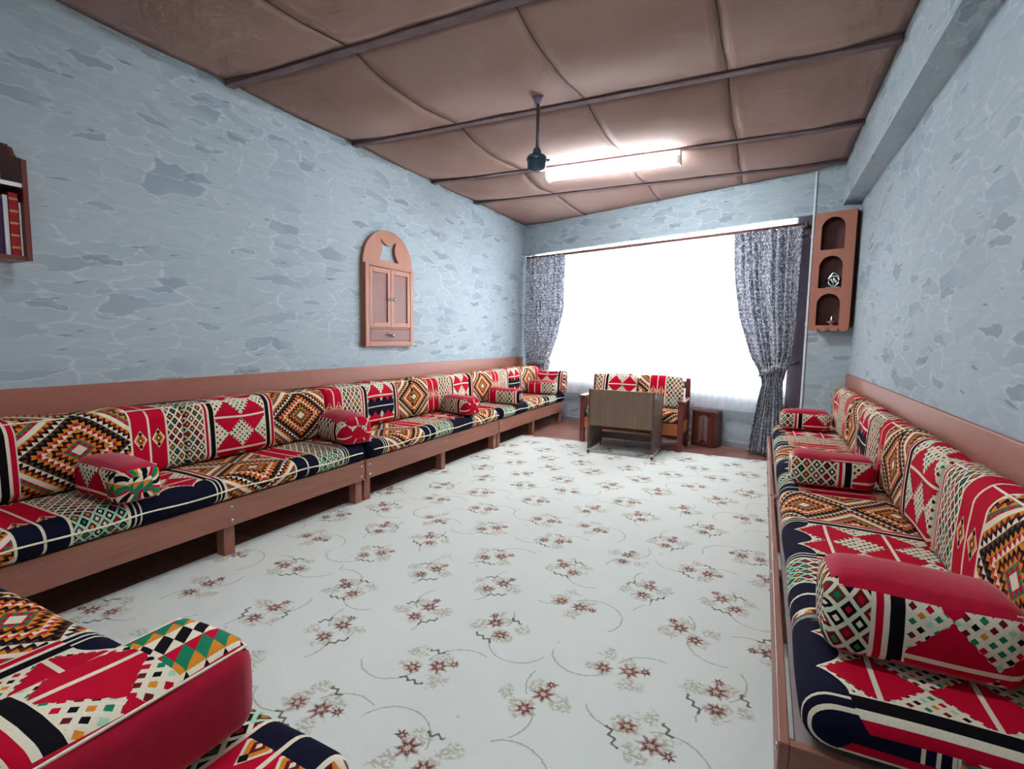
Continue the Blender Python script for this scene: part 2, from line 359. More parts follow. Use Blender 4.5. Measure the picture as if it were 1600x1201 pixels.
def cyl(name, p0, p1, r0, mat, parent=None, r1=None, n=16, loc=None, rz=0.0):
    bm = bmesh.new(); bm_cyl(bm, p0, p1, r0, r1, n); me = mesh(bm, name)
    for p_ in me.polygons: p_.use_smooth = len(p_.vertices) == 4
    return link(name, me, mat, parent, loc, rz)
def tube_path(name, pts, r, mat, parent=None, n=8, loc=None, rz=0.0, closed=False):
    bm = bmesh.new(); pts = [Vector(p_) for p_ in pts]; rings = []; m = len(pts)
    for i, p_ in enumerate(pts):
        if closed: t = (pts[(i + 1) % m] - pts[i - 1]).normalized()
        else: t = (pts[min(i + 1, m - 1)] - pts[max(i - 1, 0)]).normalized()
        a = t.cross(Vector((0, 0, 1)))
        if a.length < 0.05: a = t.cross(Vector((1, 0, 0)))
        a.normalize(); b = t.cross(a)
        rings.append([bm.verts.new(p_ + (a * math.cos(2 * math.pi * k / n) + b * math.sin(2 * math.pi * k / n)) * r) for k in range(n)])
    for i in range(m if closed else m - 1):
        a, b = rings[i], rings[(i + 1) % m]
        for k in range(n): bm.faces.new((a[k], a[(k + 1) % n], b[(k + 1) % n], b[k]))
    if not closed: bm.faces.new(rings[0]); bm.faces.new(rings[-1])
    return link(name, mesh(bm, name, True), mat, parent, loc, rz)
def prism(name, outline, y0, y1, mat, parent=None, holes=(), loc=None, rz=0.0):
    """outline in (x,z), extruded along y; holes are cut through."""
    bm = bmesh.new(); edges = []
    for lp in [outline] + list(holes):
        vs_ = [bm.verts.new((x, y0, z)) for x, z in lp]
        for i in range(len(vs_)): edges.append(bm.edges.new((vs_[i], vs_[(i + 1) % len(vs_)])))
    bmesh.ops.triangle_fill(bm, use_beauty=True, use_dissolve=False, edges=edges)
    r = bmesh.ops.extrude_face_region(bm, geom=bm.faces[:])
    bmesh.ops.translate(bm, vec=(0, y1 - y0, 0), verts=[g for g in r['geom'] if isinstance(g, bmesh.types.BMVert)])
    return link(name, mesh(bm, name), mat, parent, loc, rz)
def rr_profile(w, h, r, n=5):
    """rounded rectangle, starts at the middle of the underside, runs up the front (-y), over the top, down the back."""
    r = min(r, w / 2 * 0.98, h / 2 * 0.98); pts = []
    for (cx, cz, a0) in ((-w / 2 + r, r, -90), (-w / 2 + r, h - r, 180), (w / 2 - r, h - r, 90), (w / 2 - r, r, 0)):
        for k in range(n + 1):
            a = math.radians(a0 - 90 * k / n) if True else 0
            pts.append((cx + r * math.cos(a), cz + r * math.sin(a)))
    return pts
def soft_bar(L, w, h, r, u0=0.0, v0=0.0, nl=24, crown=0.012, endr=0.05, wob=0.004, seed=0, lean=0.0, dens=6, us=1.0, umap=None):
    """stuffed bar: length x from 0..L, front at -y, z up from 0. uv in metres (u along, v around from the front foot)."""
    rnd = random.Random(seed); bm = bmesh.new(); uvl = bm.loops.layers.uv.new('UVMap')
    st = []
    for k in range(5): a = math.pi / 2 * k / 4; st.append((endr * (1 - math.sin(a)), endr * (1 - math.cos(a))))
    st = [(x, ins) for (ins, x) in st]
    body = [(endr + (L - 2 * endr) * k / nl, 0.0) for k in range(1, nl)]
    sts = st + body + [(L - x, i) for (x, i) in reversed(st)]
    base = rr_profile(w, h, r, dens)
    # densify flat sides
    prof = []
    for i, p_ in enumerate(base):
        q_ = base[(i + 1) % len(base)]; prof.append(p_); d = math.dist(p_, q_)
        m = int(d / 0.06)
        for k in range(1, m + 1): prof.append((p_[0] + (q_[0] - p_[0]) * k / (m + 1), p_[1] + (q_[1] - p_[1]) * k / (m + 1)))
    cum = [0.0]
    for i in range(1, len(prof)): cum.append(cum[-1] + math.dist(prof[i], prof[i - 1]))
    total = cum[-1] + math.dist(prof[-1], prof[0])
    shift = r * 1.57 * 0.5
    ph = [rnd.uniform(0, 6.28) for _ in range(6)]
    rings = []
    for (x, ins) in sts:
        ring = []
        sx = (w - 2 * ins) / w; sz = (h - 2 * ins) / h
        for (y, z) in prof:
            yy = y * sx; zz = h / 2 + (z - h / 2) * sz
            e = 1 - (2 * x / L - 1) ** 6
            zz += crown * max(0, (z / h - 0.5) * 2) * (1 - (2 * y / w) ** 2) * e
            yy += -crown * 0.7 * (1 if y < 0 else -1) * max(0, abs(2 * y / w) - 0.6) / 0.4 * (1 - (2 * z / h - 1) ** 2) * e
            nz = wob * (math.sin(x * 9 + ph[0] + y * 7) + math.sin(x * 17 + ph[1] - y * 11)) * (z / h); zz += nz
            yy += wob * math.sin(x * 13 + ph[2]) * (1 if y < 0 else 0.4)
            yy += lean * (z / h)
            ring.append(bm.verts.new((x, yy, zz)))
        rings.append(ring)
    n = len(prof)
    for i in range(len(rings) - 1):
        for k in range(n):
            f = bm.faces.new((rings[i][k], rings[i + 1][k], rings[i + 1][(k + 1) % n], rings[i][(k + 1) % n]))
            uss = (sts[i][0], sts[i + 1][0], sts[i + 1][0], sts[i][0]); k2 = cum[k + 1] if k + 1 < n else total
            vs_ = (cum[k], cum[k], k2, k2)
            for l, a, b in zip(f.loops, uss, vs_): l[uvl].uv = (umap(a) if umap else u0 + us * a, v0 + b - shift)
    for ring, ux in ((rings[0], 0.0), (rings[-1], L)):
        c = bm.verts.new((ux, sum(v_.co.y for v_ in ring) / n, sum(v_.co.z for v_ in ring) / n))
        for k in range(n):
            f = bm.faces.new((ring[k], ring[(k + 1) % n], c))
            for l in f.loops: l[uvl].uv = (u0 + us * ux + l.vert.co.y * 0.9, v0 + l.vert.co.z)
    return bm
def place(o, loc, rz): o.location = loc; o.rotation_euler = (0, 0, rz); return o

# ================================================================== STRUCTURE
BW = (0.0, D, 0.0)                                   # back-wall frame: local x along the wall, local y outwards
PI = math.pi
struct(box('floor', (-0.1, W + 0.1, YN - 0.1, 7.2, -0.1, 0.0), 'floor', bev=0))
struct(box('wall_left', (YN - 0.1, 7.25, 0.0, 0.1, 0.0, H + 0.1), 'wall', bev=0, rz=PI / 2))
struct(box('wall_right', (YN - 0.1, 6.2, -W - 0.1, -W, 0.0, H + 0.1), 'wall', bev=0, rz=PI / 2))
struct(box('wall_front', (-0.1, W + 0.1, YN - 0.1, YN, 0.0, H + 0.1), 'wall', bev=0))
S_P = 3.735; S_WR = 3.55; S_WL = 0.16; Z_S = 0.60; Z_L = 2.32; Z_W = 2.56; TN = 0.20
bm = bmesh.new()
bm_box(bm, 0.0, SW, 0.0, 0.06, Z_L, H + 0.1); bm_box(bm, S_P, SW, 0.0, 0.4, 0.0, Z_L); bm_box(bm, S_P, SW, 0.06, 0.4, Z_L, H + 0.1); bm_box(bm, -0.05, S_P, TN, 0.4, 0.0, Z_S); bm_box(bm, -0.05, S_P, 0.06, 0.4, Z_W, H + 0.1)
bm_box(bm, S_WR, S_P, TN, 0.4, Z_S, Z_W); bm_box(bm, -0.05, S_WL, TN, 0.4, Z_S, Z_W)
struct(link('wall_back', mesh(bm, 'wall_back'), 'wall', loc=BW, rz=TH))
struct(box('trim_1', (S_WR + 0.005, S_P - 0.002, TN - 0.06, TN, 0.10, Z_L + 0.1), 'greypaint', bev=0.002, loc=BW, rz=TH))
struct(box('baseboard_back', (0.0, S_P, TN - 0.015, TN, 0.0, 0.06), 'bluegrey', bev=0.002, loc=BW, rz=TH))
struct(box('trim_2', (YN, yback(XB) - 0.0, -W, -XB, ZB, H), 'wall', bev=0.0, rz=PI / 2))          # beam along the right wall
# wooden boards along the walls above the bench backs
for (nm, x0, x1, y0, y1, zb0, zt0, rz_) in (('trim_3', 0.62, 6.84, -0.02, 0.0, 0.735, 0.87, PI / 2), ('trim_4', 1.0, 5.44, -W, -W + 0.02, 0.735, 0.872, PI / 2)):
    struct(box(nm, (x0, x1, y0, y1, zb0, zt0), 'board', bev=0.002, rz=rz_))
struct(box('trim_5', (0.02, 2.6, YN, YN + 0.02, 0.735, 0.87), 'board', bev=0.002))
# window behind the sheer
win = bpy.data.objects.new('window_1', None); C.objects.link(win); win.location = BW; win.rotation_euler = (0, 0, TH); struct(win)
bm = bmesh.new()
for a in ((S_WL, S_WR, Z_S, Z_S + 0.05), (S_WL, S_WR, Z_W - 0.05, Z_W), (S_WL, S_WL + 0.05, Z_S + 0.05, Z_W - 0.05), (S_WR - 0.05, S_WR, Z_S + 0.05, Z_W - 0.05)): bm_box(bm, a[0], a[1], 0.29, 0.34, a[2], a[3], 0.004)
link('window_frame', mesh(bm, 'window_frame'), 'white', win)
mw = (S_WR - S_WL - 0.1) / 4
for k in range(4):
    x0 = S_WL + 0.05 + k * mw
    if k: box('mullion', (x0 - 0.02, x0 + 0.02, 0.29, 0.34, Z_S + 0.05, Z_W - 0.05), 'white', win)
    box('pane', (x0 + 0.021, x0 + mw - 0.021, 0.313, 0.317, Z_S + 0.052, Z_W - 0.052), 'glass', win, bev=0)
# ceiling: cloth panels stretched between battens
ceil = struct(box('ceiling', (-0.1, W + 0.1, YN - 0.1, 7.2, H + 0.06, H + 0.14), 'batten', bev=0))
YB = [YN, 1.17, 2.30, 3.42, 4.56, 5.43]; XC = [0.0, 1.03, 2.02, 2.89, XB]
ZBAT = 2.715
def ceil_z(x, t, bay):
    side = min(1.0, x / 0.45) * min(1.0, (XB - x) / 0.30)
    sag = (0.055 if bay < 5 else 0.02) * (0.25 + 0.75 * side)
    base = ZBAT + 0.005 + 0.02 * (1 - side)
    return base - sag * (math.sin(PI * t ** 0.85)) + 0.002 * math.sin(x * 11 + bay) * math.sin(t * 7 + x * 3)
for b in range(6):
    ya = lambda x: YB[b] + (0.03 if b else 0)
    yb_ = (lambda x: YB[b + 1] - 0.03) if b < 5 else (lambda x: yback(x))
    for c in range(4):
        bm = bmesh.new(); nx, ny = 14, 18; g = []
        for j in range(ny + 1):
            row = []
            for i in range(nx + 1):
                x = XC[c] + 0.002 + (XC[c + 1] - XC[c] - 0.004) * i / nx; t = j / ny
                row.append(bm.verts.new((x, ya(x) + (yb_(x) - ya(x)) * t, ceil_z(x, t, b))))
            g.append(row)
        for j in range(ny):
            for i in range(nx): bm.faces.new((g[j][i], g[j][i + 1], g[j + 1][i + 1], g[j + 1][i]))
        o = link('cloth_panel', mesh(bm, 'cloth_panel', True), 'ceil', ceil); md = o.modifiers.new('s', 'SOLIDIFY'); md.thickness = 0.003; md.offset = 1
    for c in (1, 2, 3):
        x = XC[c]; wv = (0.010, 0.004, 0.008)[c - 1]
        tube_path('seam', [(x + 0.003 * math.sin(j * 0.9 + b), ya(x) + (yb_(x) - ya(x)) * j / 16, ceil_z(x, j / 16, b) - 0.002) for j in range(17)], wv * 0.3, 'seam', ceil, n=6)
for k, yb in enumerate(YB[1:]):
    box('batten', (0.005, XB - 0.005, yb - 0.030, yb + 0.030, ZBAT - 0.008, H + 0.058), 'batten', ceil, bev=0.004)
# carpet
tag(box('carpet', (0.665, 3.36, 0.2, 5.43, 0.0, 0.008), 'carpet', bev=0.004), 'cream carpet with scattered red and brown flower sprigs covering the middle of the floor', 'carpet')

# ================================================================== BENCHES
def bench(label, loc, rz, L, depth=0.75, group=None, bolts=True):
    """frame runs along local x, front at local y=0 (facing -y)."""
    t = thing('bench_frame', label, 'bench', loc, rz, group)
    box('front_rail', (0.008, L - 0.008, 0.0, 0.022, 0.164, 0.300), 'wx', t)
    box('back_rail', (0.008, L - 0.008, depth - 0.022, depth, 0.164, 0.300), 'wx', t)
    for x in (0.008, L - 0.030): box('end_rail', (x, x + 0.022, 0.022, depth - 0.022, 0.164, 0.298), 'wy', t, bev=0.002)
    box('deck', (0.031, L - 0.031, 0.034, depth - 0.024, 0.272, 0.290), 'ply', t, bev=0.002)
    me = None
    for x in (0.012, L / 2 - 0.03, L - 0.072):
        for y in (0.0235, depth - 0.084):
            zf = 0.0082 if y < 0.1 else 0.0
            if me is None: o = box('leg', (0, 0.06, 0, 0.06, 0.0, 0.263), 'wz', t, bev=0.003, loc=(x, y, zf)); me = o.data
            else: link('leg', me, None, t, (x, y, zf))
    if bolts:
        mb = None
        for x in (0.04, L / 2, L - 0.04):
            for z in (0.195, 0.265):
                if mb is None:
                    bm = bmesh.new(); bm_lathe(bm, [(0.0001, 0.006), (0.005, 0.005), (0.008, 0.002), (0.008, 0.0)], 10)
                    bmesh.ops.rotate(bm, cent=(0, 0, 0), matrix=Matrix.Rotation(PI / 2, 3, 'X'), verts=bm.verts[:]); mb = mesh(bm, 'bolt', True)
                    link('bolt', mb, 'steel', t, (x, 0.0, z))
                else: link('bolt', mb, None, t, (x, 0.0, z))
    return t
def seat_cushion(label, L, w, loc, rz, u0, us=1.0, seed=0, group=None, crown=0.006, cord=True, umap=None):
    bm = soft_bar(L, w, 0.118, 0.052, u0=u0, us=us, umap=umap, nl=44, crown=crown, endr=0.045, seed=seed, wob=0.002)
    o = link('seat_mattress', mesh(bm, 'seat_mattress', True), 'kseat', None, loc, rz); tag(o, label, 'mattress', group)
    rnd = random.Random(seed + 5)
    if not cord: return o
    y = -w / 2 - 0.0065
    tube_path('piping', [(0.05 + (L - 0.1) * k / 40, y + 0.003 * math.sin(k * 1.3 + seed), 0.060 + 0.004 * math.sin(k * 0.7 + seed)) for k in range(41)], 0.0042, 'piping', o, n=6)
    return o
def back_cushion(label, L, w, h, loc, rz, u0, us=1.0, lean=0.0, seed=0, group=None, v0=0.0, name='back_cushion'):
    bm = soft_bar(L, w, h, 0.05, u0=u0, v0=v0, us=us, nl=26, crown=0.012, endr=0.022, lean=lean, seed=seed)
    o = link(name, mesh(bm, name, True), 'kback', None, loc, rz); tag(o, label, 'cushion', group)
    tube_path('piping', [(0.03 + (L - 0.06) * k / 30, lean - w / 2 + 0.030, h - 0.004 + 0.010 * (1 - (2 * k / 30 - 1) ** 6) * 0.4) for k in range(31)], 0.0035, 'piping', o, n=6)
    return o
def split_mesh(bm, pred, name):
    """two meshes out of one: faces where pred is true, and the rest."""
    out = []
    for keep in (True, False):
        b2 = bm.copy(); b2.faces.ensure_lookup_table(); b2.normal_update()
        bmesh.ops.delete(b2, geom=[f for f in b2.faces if bool(pred(f)) != keep], context='FACES'); out.append(b2)
    return out
def pillow(label, L, w, h, loc, rz, u0=0.0, red='top', tri=None, seed=0, rx=0.0, dome=0.015, group=None):
    bm = soft_bar(L, w, h, 0.035, u0=u0, nl=16, crown=dome, endr=0.04, seed=seed, wob=0.003, dens=5)
    bmesh.ops.recalc_face_normals(bm, faces=bm.faces[:]); bm.normal_update()
    ax = 2 if red == 'top' else 1
    inside = lambda f: 0.012 < f.calc_center_median().x < L - 0.012
    pr = lambda f: abs(f.normal[ax]) > 0.62 and inside(f)
    a, b = split_mesh(bm, pr, 'p'); bm.free()
    t = thing('pillow', label, 'pillow', loc, rz, group); t.rotation_euler = (rx, 0, rz)
    me = bpy.data.meshes.new('plain_panels'); a.to_mesh(me); a.free()
    for p_ in me.polygons: p_.use_smooth = True
    o = link('red_panel', me, 'red', t); o['label'] = 'plain crimson cloth panels'
    if tri:
        for f in b.faces:
            if tri[0] <= f.calc_center_median().x <= tri[1]: f.material_index = 1
    me = bpy.data.meshes.new('patterned_cover'); b.to_mesh(me); b.free()
    for p_ in me.polygons: p_.use_smooth = True
    o = link('patterned_cover', me, ['kback', 'tri'], t); o['label'] = 'woven geometric cover'
    # cream edge cord where the plain cloth meets the pattern
    for sg in (-1, 1):
        if red == 'top': pts = [(0.02 + (L - 0.04) * k / 16, sg * (w / 2 - 0.012), h - 0.012 + dome * 0.15) for k in range(17)]
        else: pts = [(0.02 + (L - 0.04) * k / 16, sg * (w / 2 - 0.009), h - 0.009) for k in range(17)]
        tube_path('piping', pts, 0.0028, 'piping', t, n=5)
    return t
ZM = 0.302; ZT = 0.4275
where = ['nearest the camera, under the hanging bookshelf', 'in the middle, below the arched wall cabinet', 'farthest, ending at the window wall']
YU = [0.69, 2.665, 4.64, 6.53]
for k in range(3):
    y0, y1 = YU[k], YU[k + 1]; L = y1 - y0
    bench('brown wooden bench frame along the left wall, %s' % where[k], (0.772, y0, 0), PI / 2, L)
    seat_cushion('woven seat mattress on the left bench, %s' % where[k], L - 0.012, 0.60, (0.497, y0 + 0.006, ZM), PI / 2, y0 - 1.63, seed=k)
    for j in range(2):
        l2 = L / 2 - 0.004
        back_cushion('woven back cushion on the left bench, %s %s' % (('nearer' , 'farther')[j], ['of two by the hanging bookshelf', 'of two below the arched cabinet', 'of two before the window'][k]), l2, 0.24, 0.325, (0.305, y0 + 0.005 + j * L / 2, ZT + 0.003), PI / 2, y0 + j * L / 2 - 0.98, lean=0.02, seed=10 + k * 2 + j)
back_cushion('short woven cushion standing across the far end of the left bench by the curtain', 0.39, 0.13, 0.27, (0.445, 6.425, ZT + 0.004), 0.0, 0.88, lean=0.03, seed=30, name='end_cushion')
YR = [1.17, 3.145, 5.12]; wr = ['nearest the camera', 'farther one, beside the tied curtain']
for k in range(2):
    y0, y1 = YR[k], YR[k + 1]; L = y1 - y0
    bench('brown wooden bench frame along the right wall, %s' % wr[k], (3.245, y1, 0), -PI / 2, L, depth=0.595, bolts=True)
    seat_cushion('geometric woven seat mattress on the right wall bench, %s' % wr[k], L - 0.012, 0.56, (3.565, y1 - 0.006, ZM), -PI / 2, y1 - 1.16, us=-1.0, seed=40 + k, cord=False, umap=None if k else (lambda x: (YR[1] - x - 1.16) if YR[1] - x > 1.56 else 0.80 + (YR[1] - x - 1.17)))
    for j in range(2):
        l2 = L / 2 - 0.01; ye = y1 - j * L / 2
        back_cushion('geometric woven back cushion of the right wall bench, %s' % [['second from the camera', 'largest in view, nearest the camera'], ['farthest, nearest the window', 'third from the camera']][k][j], l2, 0.125, 0.335, (3.775, ye - 0.005, ZT + 0.003), -PI / 2, ye - 1.31, us=-1.0, lean=0.015, seed=50 + k * 2 + j)
# bench by the camera, along the near wall
bench('brown wooden bench frame in the lower left foreground under the near mattress', (2.56, 0.63, 0), PI, 2.0, depth=0.75)
seat_cushion('geometric woven seat mattress in the lower left foreground', 1.985, 0.62, (2.565, 0.345, ZM), PI, 0.40, seed=60, cord=False)
for j in range(2):
    back_cushion('geometric woven back cushion of the foreground bench, %s' % ('nearer the camera', 'nearer the left wall')[j], 0.98, 0.15, 0.305, (2.555 - j * 0.99, 0.06, ZT + 0.006), PI, 0.3 + j, lean=0.10, seed=62 + j)

# loose pillows (box pillows with crimson panels)
PG = 'box pillows on the benches'
pillow('box pillow with crimson top on the left bench, nearest the hanging bookshelf', 0.37, 0.17, 0.155, (0.475, 1.235, ZT + 0.004), -0.03, 0.88, tri=(0.29, 0.5), seed=1, group=PG)
pillow('domed crimson-topped box pillow leaning over the gap of the first two left bench mattresses', 0.37, 0.19, 0.165, (0.455, 2.66, ZT + 0.004), -0.25, 0.58, seed=2, dome=0.035, group=PG)
pillow('crimson-topped box pillow on the left bench, just beyond the arched cabinet', 0.37, 0.18, 0.155, (0.465, 4.16, ZT + 0.004), -0.30, 0.58, seed=3, group=PG)
pillow('small crimson box pillow on the far left bench mattress, at its near end', 0.37, 0.17, 0.155, (0.475, 4.99, ZT + 0.004), 0.05, 0.48, seed=4, group=PG)
pillow('crimson box pillow with two lozenges, beside the left curtain', 0.37, 0.17, 0.160, (0.445, 6.10, ZT + 0.004), 0.08, 0.40, seed=5, group=PG)
pillow('crimson-topped box pillow at the far end of the right bench, by the tied curtain', 0.36, 0.20, 0.150, (3.325, 4.85, ZT + 0.004), 0.0, 0.70, seed=6, group=PG)
pillow('crimson-topped box pillow in the middle of the right bench', 0.365, 0.21, 0.150, (3.325, 3.02, ZT + 0.004), 0.03, 0.60, seed=7, group=PG)
pillow('large crimson-topped box pillow on the right bench, nearest the camera', 0.37, 0.20, 0.175, (3.328, 1.44, ZT + 0.004), 0.03, 0.71, seed=8, dome=0.02, group=PG)
pillow('box pillow with crimson side and triangle pattern on top, lower left foreground', 0.37, 0.21, 0.165, (2.265, 0.605, ZT + 0.006), -PI / 2, 0.90, red='side', tri=(-0.1, 0.125), seed=9, group=PG)
pillow('crimson box pillow at the left picture edge on the foreground bench', 0.36, 0.20, 0.170, (1.26, 0.59, ZT + 0.006), -PI / 2, 0.1, red='side', seed=11, group=PG)

# ================================================================== CURTAINS
def interp(tab, z):
    tab = sorted(tab)
    if z <= tab[0][0]: return tab[0][1]
    for (a, b), (c, d) in zip(tab, tab[1:]):
        if z <= c:
            t = (z - a) / (c - a); t = t * t * (3 - 2 * t) if False else t
            return b + (d - b) * t
    return tab[-1][1]
def curtain(name, label, ltab, rtab, z0, z1, folds, amp, t0, mat, ns=150, nz=70, cat='curtain', thick=0.002, uvw=None, jit=0.0):
    bm = bmesh.new(); uvl = bm.loops.layers.uv.new('UVMap'); g = []; rnd = random.Random(folds)
    ph = [rnd.uniform(-0.5, 0.5) for _ in range(folds * 2 + 2)]
    for j in range(nz + 1):
        z = z0 + (z1 - z0) * j / nz; a = interp(ltab, z) / CT; b = interp(rtab, z) / CT; row = []
        for i in range(ns + 1):
            q = i / ns; f = q * folds; k = int(f)
            phase = 2 * PI * f + 0.9 * math.sin(2 * PI * q * 1.7 + z * 0.8) + 0.5 * math.sin(z * 2.1 + k)
            sn = math.sin(phase); dep = amp * (abs(sn) ** 0.7) * (1 if sn > 0 else -1) + amp * 0.30 * math.sin(2.3 * phase + z * 1.5)
            x = a + (b - a) * (q + 0.25 / folds * math.sin(phase * 1.0 + 1.2))
            row.append(bm.verts.new((x, t0 + dep, z + jit * math.sin(q * 40))))
        g.append(row)
    wid = uvw or 2.3
    for j in range(nz):
        for i in range(ns):
            f = bm.faces.new((g[j][i], g[j][i + 1], g[j + 1][i + 1], g[j + 1][i]))
            for l, (ii, jj) in zip(f.loops, ((i, j), (i + 1, j), (i + 1, j + 1), (i, j + 1))): l[uvl].uv = (ii / ns * wid, z0 + (z1 - z0) * jj / nz)
    o = link(name, mesh(bm, name, True), mat, None, BW, TH); md = o.modifiers.new('s', 'SOLIDIFY'); md.thickness = thick
    return tag(o, label, cat)
cr = curtain('curtain', 'grey patterned curtain tied back at the right side of the window', [(2.2, 2.83), (1.8, 2.86), (1.4, 2.93), (0.99, 3.07), (0.86, 3.15), (0.74, 3.19), (0.4, 3.13), (0.02, 3.08)], [(2.2, 3.44), (1.3, 3.44), (1.02, 3.42), (0.82, 3.37), (0.74, 3.35), (0.4, 3.38), (0.02, 3.41)], 0.03, 2.225, 8, 0.058, 0.0, 'curtain')
cl = curtain('curtain', 'grey patterned curtain tied back in the left corner of the window', [(2.2, 0.05), (1.2, 0.06), (0.86, 0.10), (0.6, 0.13), (0.05, 0.10)], [(2.2, 0.73), (1.55, 0.73), (1.15, 0.62), (0.86, 0.48), (0.64, 0.46), (0.05, 0.52)], 0.03, 2.256, 7, 0.058, 0.0, 'curtain')
# tiebacks
def band(parent, x0, x1, zl, zr, hook):
    bm = bmesh.new(); a, b = x0 / CT, x1 / CT; n = 28; g = []
    for k in range(n):
        an = 2 * PI * k / n; cx = (a + b) / 2 + (b - a) / 2 * 1.08 * math.cos(an); cy = 0.0 - 0.080 * math.sin(an); z = zl + (zr - zl) * (cx - a) / (b - a)
        g.append([bm.verts.new((cx, cy, z - 0.035)), bm.verts.new((cx, cy - 0.006 * math.sin(an), z)), bm.verts.new((cx, cy, z + 0.035))])
    for k in range(n):
        for j in range(2): bm.faces.new((g[k][j], g[(k + 1) % n][j], g[(k + 1) % n][j + 1], g[k][j + 1]))
    uvl = bm.loops.layers.uv.new('UVMap')
    for f in bm.faces:
        for l in f.loops: l[uvl].uv = (l.vert.co.x, l.vert.co.z)
    o = link('tieback', mesh(bm, 'tieback', True), 'curtain', parent); md = o.modifiers.new('s', 'SOLIDIFY'); md.thickness = 0.004
    tube_path('tie_cord', [(b if hook > b else a, 0.02, zr if hook > b else zl), ((b + hook) / 2 if hook > b else (a + hook) / 2, 0.05, zr), (hook, TN - 0.062 if hook > b else TN, zr + 0.02)], 0.006, 'curtain', o, n=6)
band(cr, 3.15, 3.39, 0.83, 0.93, 3.660); band(cl, 0.11, 0.49, 0.79, 0.80, 0.085)
curtain('sheer_curtain', 'white sheer curtain glowing in front of the wide window', [(0, 0.10), (3, 0.10)], [(0, 3.35), (3, 3.35)], 0.41, 2.50, 46, 0.010, 0.105, 'sheer', ns=420, nz=20, thick=0.0, uvw=4.0).modifiers.clear()
rod = thing('curtain_rod', 'thin brown curtain rod across the top of the window', 'curtain rod', BW, TH)
cyl('outer_tube', (0.06, 0.03, 2.278), (1.95, 0.03, 2.262), 0.019, 'rod', rod); cyl('inner_tube', (1.90, 0.03, 2.262), (3.70, 0.03, 2.246), 0.016, 'rod', rod)
for s_, z_ in ((0.06, 2.278), (3.68, 2.246)):
    box('bracket', (s_ - 0.012, s_ + 0.012, 0.0, TN - 0.062, z_ - 0.03, z_ + 0.02), 'darkwood', rod); 
bm = bmesh.new(); bm_lathe(bm, [(0.004, 0), (0.016, 0.008), (0.018, 0.02), (0.010, 0.034), (0.002, 0.038)], 14); bmesh.ops.rotate(bm, cent=(0, 0, 0), matrix=Matrix.Rotation(PI / 2, 3, 'Y'), verts=bm.verts[:])
link('finial', mesh(bm, 'finial', True), 'rod', rod, (3.697, 0.03, 2.246))
cc = thing('cable_conduit', 'thin white cable strip running down the pillar edge beside the window', 'conduit', BW, TH)
box('channel', (3.737, 3.755, -0.014, 0.0, 0.05, 2.70), 'white', cc, bev=0.003)
for z_ in (0.5, 1.3, 2.1): box('clip', (3.734, 3.758, -0.017, 0.0, z_, z_ + 0.03), 'white', cc, bev=0.002)

# ================================================================== CORNER SHELF
cs = thing('corner_shelf', 'narrow wooden wall shelf with three arched niches on the pillar', 'shelf', BW, TH)
sx0, sx1 = 3.536 / CT + 0.035, 3.536 / CT + 0.355
def arch(cx, w_, z0, z1, n=14):
    r = w_ / 2; pts = [(cx - r, z0), (cx + r, z0)]
    for k in range(n + 1): a = PI * k / n; pts.append((cx + r * math.cos(a), z1 - r + r * math.sin(a)))
    return pts
zb, zt = 1.255, 2.29; cx = (sx0 + sx1) / 2 - 0.012; niches = [(1.965, 2.245), (1.63, 1.91), (1.30, 1.58)]
outl = [(sx0, zt), (sx0, zb + 0.03)]
ns_ = 4; step = (sx1 - sx0) / ns_
for k in range(ns_):
    for q in range(1, 8):
        a = PI * q / 8; outl.append((sx0 + step * (k + 0.5) - step / 2 * math.cos(a), zb + 0.022 - 0.028 * math.sin(a)))
    outl.append((sx0 + step * (k + 1), zb + 0.03))
outl.append((sx1, zt))
prism('front_panel', outl, -0.135, -0.119, 'shelf', cs, holes=[arch(cx, 0.185, a, b) for a, b in niches])
for x in (sx0, sx1 - 0.016): box('side_panel', (x, x + 0.016, -0.119, -0.012, zb + 0.03, zt), 'darkwood', cs)
box('back_panel', (sx0, sx1, -0.012, -0.001, zb + 0.03, zt), 'darkwood', cs)
for z in (1.28, 1.612, 1.945, 2.274): box('shelf_board', (sx0 + 0.0165, sx1 - 0.0165, -0.1185, -0.0125, z, z + 0.016), 'darkwood', cs)
def back_pt(s, t, z): return (s * CT - t * math.sin(TH), D + s * math.sin(TH) + t * CT, z)
orn = thing('ornament', 'silver filigree ornament on a flat base in the middle arched niche', 'ornament', back_pt(cx + 0.015, -0.075, 1.629), TH)
box('base', (-0.048, 0.048, -0.02, 0.02, 0.0, 0.012), 'silver', orn, bev=0.003)
tube_path('ring', [(0.036 * math.cos(a), 0, 0.055 + 0.036 * math.sin(a)) for a in [2 * PI * k / 28 for k in range(28)]], 0.007, 'silver', orn, closed=True)
tube_path('diamond_rim', [(0.056, 0, 0.058), (0.028, 0, 0.09), (0, 0, 0.118), (-0.028, 0, 0.088), (-0.056, 0, 0.058), (-0.028, 0, 0.028), (0, 0, 0.013), (0.028, 0, 0.028)], 0.005, 'silver', orn, closed=True)
tube_path('scroll', [(-0.02 + 0.04 * k / 16, -0.002, 0.055 + 0.016 * math.sin(k * 0.8)) for k in range(17)], 0.005, 'silver', orn)
tube_path('scroll', [(0.0, -0.002, 0.030 + 0.05 * k / 8) for k in range(9)], 0.004, 'silver', orn)
orn.scale = (1.2, 1.2, 1.2)
bur = thing('glass_dish', 'small rose glass dish with a pale pointed stopper in the lowest arched niche', 'dish', back_pt(cx + 0.02, -0.07, 1.297), TH)
